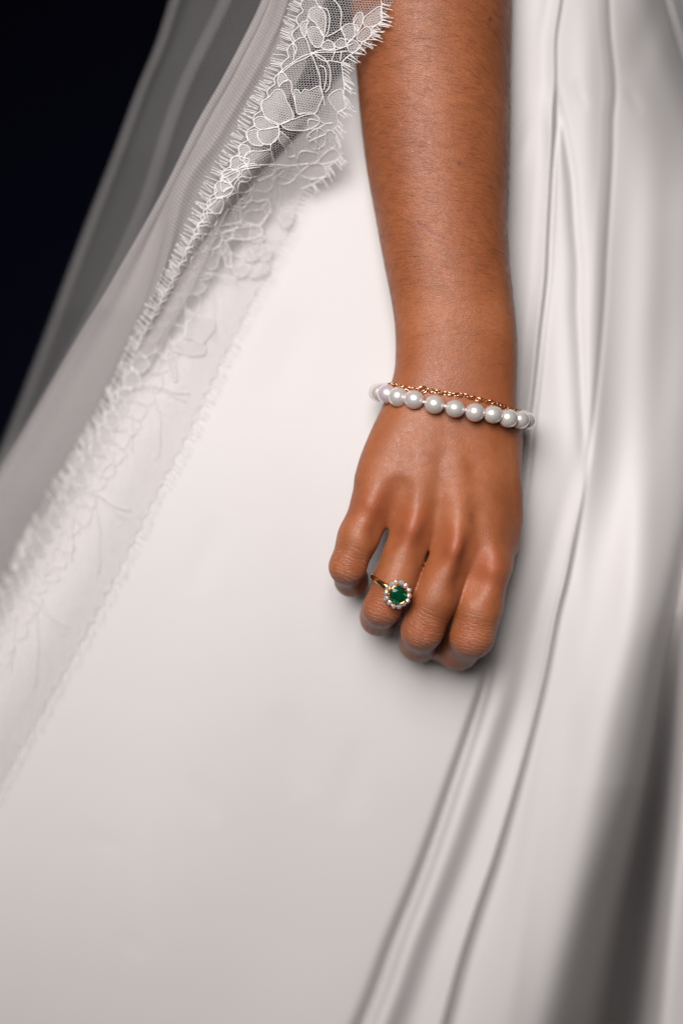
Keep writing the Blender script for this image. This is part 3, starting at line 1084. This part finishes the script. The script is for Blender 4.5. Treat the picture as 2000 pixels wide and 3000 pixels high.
def lace_pt(px, py, lift=0.0):
    px = np.asarray(px, float); py = np.asarray(py, float)
    y = veil_y(px, py) + 1.3 * np.sin(px / 60 + py / 95)
    on = dress_depth(px, py) - 1.3
    settle = sstep(240, 650, py) * sstep(-60, 160, px - fL(py))
    y = y + (on - y) * settle * 0.85
    # rest on the skirt where it would cut into it
    y = np.minimum(y, np.where(px < fL(py), 1e6, on)) + lift
    return at(px, py, y)


# tulle: one sheet folded back and forth, each fold edge where the photograph shows it
E2 = curve_fn([(860, -260), (805, -100), (765, 0), (733, 70), (650, 230), (574, 363), (485, 542), (383, 727), (306, 861), (230, 985), (76, 1250), (0, 1378), (-140, 1620), (-330, 1950), (-520, 2300)])
E0 = curve_fn([(590, -260), (532, -100), (494, 0), (453, 128), (395, 268), (332, 440), (255, 638), (191, 810), (121, 1000), (0, 1315), (-130, 1620), (-300, 1950), (-480, 2300)])
E1 = curve_fn([(720, -260), (665, -100), (638, 0), (536, 210), (485, 338), (440, 480), (400, 600), (330, 760), (235, 950), (110, 1180), (0, 1360), (-140, 1630), (-310, 1950), (-500, 2300)])
E3 = curve_fn([(880, -260), (830, 0), (772, 140), (638, 383), (536, 542), (485, 733), (446, 861), (380, 1020), (260, 1250), (100, 1520), (0, 1680), (-100, 1850), (-300, 2200)])
LX = curve_fn([(LS[i, 0], LS[i, 1]) for i in range(0, 900, 30)])
tr = np.linspace(-250, 2250, 150)


def tulle_sheet(name, nodes_fn, ncol=150, rows_=tr, mat='tulle'):
    v_, uv_ = [], []
    for py in rows_:
        nd = np.array(nodes_fn(py), float)                 # (px, depth, dpy)
        q = spline(nd, ncol)
        w3 = at(q[:, 0], py + q[:, 2], q[:, 1])
        v_.append(w3)
        uu = np.concatenate([[0], np.cumsum(np.linalg.norm(np.diff(w3, axis=0), axis=1))])
        uv_.append(np.stack([uu + 0.12 * w3[:, 2], -w3[:, 2] * 1.15], 1))
    me = to_mesh(name, np.concatenate(v_), grid_faces(len(rows_), ncol), M[mat])
    uvl = me.uv_layers.new(name='UVMap')
    li = np.zeros(len(me.loops), np.int32)
    me.loops.foreach_get('vertex_index', li)
    uvl.data.foreach_set('uv', np.concatenate(uv_)[li].ravel().astype(np.float32))
    return link(name, me, veil)


def wv(py, k, a, per=420):
    return a * math.sin(py / per + k)


def front_nodes(py):
    L, e2, e3 = float(LX(py)), float(E2(py)), float(E3(py))
    yl = float(veil_y(L, py))
    e3 = min(max(e3, e2 + 25), L - 25) if L - e2 > 60 else (e2 + L) / 2
    wd = max(L - e2, 40)
    return [(L + 62, yl + 5, 26), (L + 5, yl + 4, 8), ((L + e3) / 2, yl + 6, 4), (e3 + 10, yl + 4, 0), (e3 - 8, yl + 6, 0), (e3 - 22, yl + 10, 0), (e2 + 0.45 * (e3 - e2), yl + 13 + wv(py, 0, 2), 0),
            (e2 + 22, yl + 12, 0), (e2 + 4, yl + 11, 0), (e2, yl + 15, 0), (e2 + 5, yl + 20, 0), (e2 + 40, yl + 23, 0), (e2 + 0.7 * wd, yl + 27, 0), (e2 + wd + 60, yl + 40, 0)]


def back_nodes(py):
    L, e2, e1, e0 = float(LX(py)), float(E2(py)), float(E1(py)), float(E0(py))
    yl = float(veil_y(L, py))
    e1 = min(e1, e2 - 8)
    e1 = max(e1, e0 + 10)
    return [(L + 90, yl + 52, 0), (e2 + 90, yl + 40, 0), ((e1 + e2) / 2 + 20, yl + 42, 0), (e1 + 16, yl + 40, 0), (e1, yl + 44, 0), (e1 + 8, yl + 50, 0), (e1 + 40, yl + 53, 0), (e1 + 26, yl + 58, 0),
            ((e0 + e1) / 2, yl + 60 + wv(py, 2, 3), 0), (e0 + 20, yl + 56, 0), (e0 + 3, yl + 56, 0), (e0, yl + 61, 0), (e0 + 5, yl + 67, 0),
            (e0 + 34, yl + 69, 0), (e0 + 26, yl + 73, 0), (e0 + 12, yl + 75, 0), (e0 + 30, yl + 79, 0), (e0 + 160, yl + 80, 0), (e2 + 60, yl + 82, 0), (e2 + 360, yl + 110, 0)]


tulle_sheet('tulle_layer', front_nodes)
tulle_sheet('tulle_layer', back_nodes, 200, mat='fine')


def mid_nodes(py):
    L, e2 = float(LX(py)), float(E2(py))
    yl = float(veil_y(L, py))
    return [(L + 70, yl + 60, 0), (L - 10, yl + 44, 0), (e2 + 0.5 * (L - e2), yl + 33 + wv(py, 1, 2), 0), (e2 + 16, yl + 29, 0), (e2 + 6, yl + 31, 0), (e2 + 14, yl + 35, 0), (e2 + 90, yl + 37, 0), (L + 80, yl + 66, 0)]


tulle_sheet('tulle_layer', mid_nodes, 120)

# lace ground, a net of real threads
pit = 8.4
net = MB()
mm_ = lambda px, py, r_: None
NSg = int(Ls[-1] / (pit * 0.866))
nodes = {}
cells = []
SMAX = Ls[-1] - 20
s_list = np.arange(0, SMAX, pit * 1.5)
hexv, hexf = [], []


def hex_net(mb, s0, s1, pitch, rad_t):
    """hexagon sides as thin prisms across the lace band between s0 and s1"""
    a = pitch / math.sqrt(3)
    segs = []
    s = s0
    c_i = 0
    while s < s1:
        x0_, y0_ = band(s, 0.0)
        x1_, y1_ = band(s, 1.0)
        wd = math.hypot(x1_ - x0_, y1_ - y0_)
        off = (pitch / 2) if c_i % 2 else 0
        k = np.arange(0.04 * wd + off, 0.985 * wd, pitch)
        for t_ in k:
            segs.append(((s, t_ / wd), (s + a, t_ / wd)))
            segs.append(((s + a, t_ / wd), (s + 1.5 * a, min(1, (t_ + pitch / 2) / wd))))
            segs.append(((s + a, t_ / wd), (s + 1.5 * a, max(0, (t_ - pitch / 2) / wd))))
        s += 1.5 * a
        c_i += 1
    sg = np.array(segs)
    jit = lambda q: q + 1.3 * np.stack([vnoise(q[:, 0] / 9, q[:, 1] / 9, 5), vnoise(q[:, 0] / 9 + 31, q[:, 1] / 9, 6)], 1)
    A_ = jit(np.stack(band(sg[:, 0, 0], sg[:, 0, 1]), 1))
    B_ = jit(np.stack(band(sg[:, 1, 0], sg[:, 1, 1]), 1))
    a3, b3 = lace_pt(A_[:, 0], A_[:, 1], 0.5), lace_pt(B_[:, 0], B_[:, 1], 0.5)
    t_ = b3 - a3
    t_ /= np.linalg.norm(t_, axis=1)[:, None] + 1e-9
    u_ = np.cross(t_, np.array([0, 1.0, 0])); u_ /= np.linalg.norm(u_, axis=1)[:, None] + 1e-9
    w_ = np.cross(t_, u_)
    n = len(a3)
    vv = np.stack([q + rad_t * (math.cos(g) * u_ + math.sin(g) * w_) for q in (a3, b3) for g in (0, 2.094, 4.189)], 1).reshape(-1, 3)
    b_ = (np.arange(n) * 6)[:, None]
    ff = np.concatenate([b_ + np.array([0, 1, 4, 3]), b_ + np.array([1, 2, 5, 4]), b_ + np.array([2, 0, 3, 5])])
    return vv, ff


vv, ff = hex_net(net, 60, SMAX, pit, 0.10)
tag(link('lace_net', to_mesh('lace_net', vv, ff, M['thread'], False), veil), kind='stuff')

Z4 = lambda pts: np.array([(700 + x / 3.136, y / 3.136) for x, y in pts])
petals = [  # closed outlines traced in the sharp upper part
    [(640, 140), (650, 90), (700, 65), (750, 75), (790, 130), (800, 200), (790, 280), (770, 330), (740, 270), (700, 210), (660, 180)],
    [(565, 240), (590, 200), (640, 195), (622, 240), (620, 290), (610, 335), (580, 310)],
    [(640, 270), (680, 245), (740, 270), (780, 350), (745, 430), (700, 430), (660, 380), (632, 310)],
    [(1090, 290), (1088, 240), (1060, 225), (1000, 220), (950, 255), (960, 320), (1000, 370), (1050, 350)],
    [(1090, 120), (1130, 115), (1142, 170), (1125, 230), (1090, 290), (1062, 240), (1050, 190), (1070, 150)],
    [(1150, 255), (1190, 250), (1215, 290), (1200, 340), (1140, 385), (1090, 370), (1090, 320)],
    [(1300, 60), (1310, 190), (1260, 230), (1200, 250), (1150, 235), (1145, 170), (1200, 120)],
    [(770, 400), (820, 370), (870, 400), (880, 440), (820, 460), (760, 440)],
    [(880, 400), (930, 355), (975, 370), (985, 420), (930, 440), (890, 430)],
    [(1000, 390), (1060, 370), (1110, 430), (1060, 480), (1010, 470)],
    [(215, 1000), (220, 930), (270, 900), (330, 830), (380, 825), (410, 850), (440, 930), (480, 1000), (500, 1080), (420, 1130), (370, 1140), (300, 1110), (240, 1070)],
    [(140, 1100), (200, 1070), (250, 1090), (300, 1130), (370, 1155), (270, 1180), (200, 1190), (150, 1160)],
    [(390, 1140), (450, 1110), (520, 1090), (600, 1060), (680, 1050), (740, 1090), (720, 1150), (620, 1195), (540, 1200), (440, 1190)],
    [(180, 1200), (270, 1185), (360, 1170), (370, 1210), (350, 1280), (290, 1325), (220, 1320), (172, 1260)],
    [(80, 1220), (130, 1195), (172, 1200), (180, 1270), (220, 1325), (200, 1340), (130, 1330), (90, 1290)],
    [(372, 1210), (420, 1240), (470, 1290), (505, 1370), (508, 1430), (450, 1440), (430, 1380), (400, 1330), (370, 1290)],
    [(50, 1480), (60, 1420), (110, 1390), (200, 1390), (290, 1380), (310, 1450), (330, 1530), (310, 1600), (260, 1630), (180, 1660), (120, 1630), (90, 1570)],
    [(0, 1360), (40, 1330), (90, 1350), (105, 1400), (60, 1430), (45, 1480), (10, 1460)],
    [(630, 1250), (680, 1200), (740, 1180), (790, 1220), (800, 1290), (760, 1350), (690, 1370), (640, 1320)],
    [(810, 1200), (870, 1220), (890, 1280), (890, 1340), (840, 1360), (800, 1300)],
    [(730, 1480), (800, 1400), (860, 1370), (910, 1400), (920, 1450), (850, 1490), (760, 1510)],
    [(560, 1600), (640, 1640), (720, 1640), (800, 1610), (790, 1540), (720, 1500), (640, 1520)],
    [(370, 680), (410, 670), (450, 735), (400, 760), (370, 800), (358, 740)],
    [(510, 830), (545, 830), (570, 860), (600, 820), (650, 830), (740, 790), (770, 880), (740, 960), (700, 1040), (610, 1040), (540, 1050), (520, 950)],
    [(860, 850), (940, 820), (965, 900), (975, 990), (910, 1030), (850, 960), (820, 900)],
    [(640, 1100), (720, 1110), (780, 1140), (720, 1180), (650, 1180)],
    [(-10, 1540), (60, 1500), (90, 1570), (120, 1630), (70, 1670), (0, 1660)],
    [(0, 1690), (60, 1672), (110, 1720), (122, 1800), (80, 1860), (0, 1850)],
    [(340, 1560), (430, 1540), (520, 1530), (540, 1600), (460, 1680), (360, 1680)],
    [(560, 1400), (640, 1390), (730, 1420), (720, 1480), (640, 1510), (540, 1500)],
]
cords = [
    [(690, -40), (720, 40), (760, 70), (810, 90), (832, 160), (830, 230), (815, 300), (775, 350)],
    [(850, -20), (900, 30), (935, 90), (940, 160), (935, 260), (970, 330), (990, 440)],
    [(1300, -30), (1310, 60), (1300, 130), (1310, 190), (1260, 230), (1215, 270), (1220, 310), (1180, 360), (1130, 390), (1110, 430), (1060, 480), (1000, 520), (945, 580), (950, 650), (955, 720), (965, 800), (960, 900), (980, 990), (905, 1040), (910, 1140), (872, 1200), (890, 1280), (910, 1360), (920, 1440), (870, 1500), (795, 1540), (800, 1610), (700, 1680), (560, 1740)],
    [(660, 490), (580, 520), (500, 570), (400, 640), (350, 690)],
    [(670, 500), (600, 540), (510, 580), (430, 640), (390, 670)],
    [(660, 490), (640, 420), (610, 350), (560, 350), (500, 400), (510, 480), (500, 560)],
    [(660, 490), (760, 460), (880, 460), (1050, 400)],
    [(660, 490), (780, 480), (900, 480), (1000, 470)],
    [(660, 490), (760, 520), (820, 590), (840, 680), (830, 800), (790, 850)],
    [(660, 490), (700, 580), (740, 700), (750, 800), (775, 890), (790, 980)],
    [(700, 510), (780, 560), (850, 560), (950, 580)],
    [(740, 600), (790, 630), (800, 720), (780, 830)],
    [(370, 800), (400, 760), (450, 735), (480, 760), (490, 850), (510, 920), (525, 1000), (540, 1050)],
    [(290, 1380), (300, 1320), (370, 1240), (360, 1150)],
    [(310, 1450), (340, 1540), (370, 1570)],
    [(780, 1140), (800, 1200)], [(640, 1250), (760, 1360)], [(720, 1190), (710, 1370)], [(800, 1230), (640, 1300)],
    [(540, 1050), (610, 1040), (690, 1050), (770, 1130), (860, 1130)],
    [(510, 1430), (540, 1500), (530, 1560)],
    [(800, 340), (880, 300), (960, 250)], [(470, 350), (510, 410), (530, 440), (520, 500)],
    [(640, 140), (620, 200)], [(1050, 220), (1085, 160)], [(1062, 240), (1060, 330), (1000, 400)],
    [(850, 560), (880, 470), (870, 400)], [(940, 480), (930, 560)],
]
petal_fill_mats = [M['cord'], M['fill']]


def petal(pts, seedv, thick=0.25, filled=True):
    q = spline(pts, max(22, len(pts) * 4), closed=True)
    ring_ = lace_pt(q[:, 0], q[:, 1], -0.2)
    mb = MB()
    rr1 = thick * (1 + 0.16 * np.sin(np.arange(len(q)) * 1.9 + seedv))
    mb.tube(ring_, rr1, 6, closed=True)
    # net filling, one sheet a little behind the cord
    n = len(q)
    c = q.mean(0)
    lay = [q, c + (q - c) * 0.55]
    v_ = np.concatenate([lace_pt(l_[:, 0], l_[:, 1], 0.15) for l_ in lay] + [lace_pt(c[:1], c[1:], 0.1)])
    f_ = [(i, (i + 1) % n, n + (i + 1) % n, n + i) for i in range(n)] + [(n + i, n + (i + 1) % n, 2 * n) for i in range(n)]
    k0_ = mb.n
    if filled:
        mb.add(v_, f_, 1)
    me = mb.mesh('lace_petal', mats=petal_fill_mats)
    uvl = me.uv_layers.new(name='UVMap')
    vc = np.array([x.co[:] for x in me.vertices]) / MM
    a_ = seedv * 1.7
    uvv = np.stack([vc[:, 0] * math.cos(a_) + vc[:, 2] * math.sin(a_), -vc[:, 0] * math.sin(a_) + vc[:, 2] * math.cos(a_)], 1)
    li = np.zeros(len(me.loops), np.int32)
    me.loops.foreach_get('vertex_index', li)
    uvl.data.foreach_set('uv', uvv[li].ravel().astype(np.float32))
    return link('lace_petal', me, veil)


npet = 0
for i, pz_ in enumerate(petals):
    petal(Z4(pz_), i)
    npet += 1
cm = MB()
for c_ in cords:
    q = spline(Z4(c_), max(10, len(c_) * 6))
    rr1 = 0.27 + 0.05 * np.sin(np.arange(len(q)) * 2.1)
    cm.tube(lace_pt(q[:, 0], q[:, 1], -0.3), rr1, 6)


def blob(s_, w_, ls, lw, k, tilt_):
    """petal-like outline in band coordinates (px)"""
    n = 11
    f = np.linspace(0, 2 * np.pi, n, endpoint=False)
    r_ = 1 + 0.13 * np.cos(3 * f + k) + rng.uniform(-0.07, 0.07, n)
    a_, b_ = ls * r_ * np.cos(f), lw * r_ * np.sin(f)
    a2, b2 = a_ * math.cos(tilt_) - b_ * math.sin(tilt_), a_ * math.sin(tilt_) + b_ * math.cos(tilt_)
    X0, Y0 = band(s_, 0); X1, Y1 = band(s_, 1)
    wd = math.hypot(X1 - X0, Y1 - Y0)
    return np.stack(band(s_ + a2, np.clip(w_ + b2 / wd, 0.0, 1.02)), 1)


# the same motif repeats down the band, as woven lace does
LSp = LS[::3]; Lss = Ls[::3]


def to_band(q):
    """(s, w) of photo points on the upper band"""
    o_ = []
    d = LSp[:, 2:] - LSp[:, :2]
    L2 = (d ** 2).sum(1)
    for p_ in np.asarray(q, float):
        r_ = p_ - LSp[:, :2]
        w_ = (r_ * d).sum(1) / L2
        dist = np.abs(r_[:, 0] * d[:, 1] - r_[:, 1] * d[:, 0]) / np.sqrt(L2)
        dist = dist + 1e3 * ((w_ < -0.25) | (w_ > 1.25)) + 1e3 * (Lss > 900)
        k = int(np.argmin(dist))
        o_.append((Lss[k], w_[k]))
    return np.array(o_)


pet_b = [to_band(Z4(q)) for q in petals]
cord_b = [to_band(Z4(q)) for n_, q in enumerate(cords) if n_ != 2]
S0, S1 = 300.0, 668.0
period = S1 - S0
rep_n = 1
while S0 + rep_n * period < Ls[-1] - 60:
    sh = rep_n * period
    squeeze = rng.uniform(0.95, 1.0)
    for n_, b_ in enumerate(pet_b):
        m_ = b_.mean(0)
        if not (S0 <= m_[0] < S1) or m_[0] + sh > Ls[-1] - 40: continue
        q = np.stack(band(b_[:, 0] + sh + rng.uniform(-3, 3), np.clip(b_[:, 1] + rng.uniform(-.015, .015), 0.0, 1.02) * squeeze), 1)
        near_ = m_[1] < 0.56
        if rep_n > 2 or (rep_n > 1 and not 0.42 < m_[1] < 0.66): continue
        petal(q, n_ + rep_n, 0.29 if near_ and rep_n == 1 else 0.13, near_ or rep_n == 1)
        npet += 1
    for b_ in cord_b:
        m_ = b_.mean(0)
        if not (S0 <= m_[0] < S1) or b_[:, 0].max() + sh > Ls[-1] - 40 or (rep_n > 1 and m_[1] > 0.6): continue
        q = spline(np.stack(band(b_[:, 0] + sh, np.clip(b_[:, 1], 0, 1.02)), 1), max(10, len(b_) * 6))
        cm.tube(lace_pt(q[:, 0], q[:, 1], -0.3), (0.28 if rep_n == 1 else 0.18) if m_[1] < 0.56 else 0.11, 6)
    rep_n += 1
# scallop of small leaves along the outer border
s = 690.0
i = 0
while s < Ls[-1] - 120:
    petal(blob(s, 0.115, rng.uniform(21, 28), 25, i, rng.uniform(-.5, .5)), i, 0.30 if s < 1000 else 0.22); npet += 1
    petal(blob(s + 22, 0.33 + rng.uniform(-.03, .03), rng.uniform(22, 30), 28, i, rng.uniform(-.8, .8)), i + 2, 0.26 if s < 900 else 0.14, s < 1100); npet += 1
    if s < 1000:
        petal(blob(s + 6, 0.54 + rng.uniform(-.05, .05), rng.uniform(24, 34), 26, i, rng.uniform(-.9, .9)), i + 4, 0.15, False); npet += 1
    s += rng.uniform(44, 54)
    i += 1
# scalloped border cords both sides of the lower lace
for w0, sg, sa, rc in ((0.015, 1, 0, 0.28), (0.985, -1, 700, 0.09)):
    ss = np.arange(sa, Ls[-1] - 40, 6.0)
    x_, y_ = band(ss, w0 + sg * 0.06 * (1 - np.abs(np.sin(ss / 15))))
    cm.tube(lace_pt(x_, y_, -0.3), rc, 6)
tag(link('lace_cord', cm.mesh('lace_cord', M['cord']), veil), kind='stuff')

# eyelash fringe
fm_ = MB()


def lash(px, py, dx, dy, ln_, curl, tk=1.0):
    t = np.linspace(0, 1, 6)
    nx_, ny_ = -dy, dx
    x_ = px + dx * ln_ * t + nx_ * curl * t * t
    y_ = py + dy * ln_ * t + ny_ * curl * t * t
    p3 = lace_pt(px + 0 * t, py + 0 * t, -0.2)
    k = S * (D + p3[0, 1]) / D
    p3 = p3 + np.stack([(x_ - px) * k, -1.2 * t * t, -(y_ - py) * k], 1)
    fm_.tube(p3, (0.22 - 0.05 * t) * tk, 5)


s = 40.0
while s < Ls[-1] - 60:
    x_, y_ = band(s, 0.02)
    X1, Y1 = band(s, 0.5)
    dx, dy = x_ - X1, y_ - Y1
    L_ = math.hypot(dx, dy)
    a_ = math.atan2(dy, dx) + 0.22 + rng.normal(0, 0.10)
    for q in range(rng.integers(1, 4)):
        a2 = a_ + rng.normal(0, 0.05)
        lash(float(x_) + q * 4 * 0.5, float(y_) - q * 4 * 0.87, math.cos(a2), math.sin(a2), rng.uniform(24, 40), rng.uniform(-4, 7))
    s += rng.uniform(10, 17)
# right side: traced at the top, then along the border
rb_ = spline(Z4(cords[2]), 260)
acc_ = 0
while acc_ < 255:
    i = int(acc_)
    p0, p1 = rb_[max(0, i - 4)], rb_[min(259, i + 4)]
    tdx, tdy = p1 - p0
    base_a = math.atan2(rb_[i, 1] - np.interp(rb_[i, 1], [0, 200, 560], [-20, 150, 330]), rb_[i, 0] - np.interp(rb_[i, 1], [0, 200, 560], [950, 900, 780]))
    for q in range(rng.integers(1, 3)):
        a2 = base_a + rng.normal(0, 0.12)
        lash(rb_[i, 0] + rng.uniform(-2, 2), rb_[i, 1] + q * 4, math.cos(a2), math.sin(a2), rng.uniform(22, 40), rng.uniform(-2, 10))
    acc_ += rng.uniform(3.5, 7)
s = 690.0
while s < Ls[-1] - 60:
    x_, y_ = band(s, 0.99)
    X1, Y1 = band(s, 0.5)
    a_ = math.atan2(y_ - Y1, x_ - X1) + rng.normal(0.1, 0.15)
    lash(float(x_), float(y_), math.cos(a_), math.sin(a_), rng.uniform(18, 32), rng.uniform(-4, 7), 0.6)
    s += rng.uniform(10, 17)
tag(link('lace_fringe', fm_.mesh('lace_fringe', M['cord']), veil), kind='stuff')
print('petals', npet, 'hand verts', len(V))
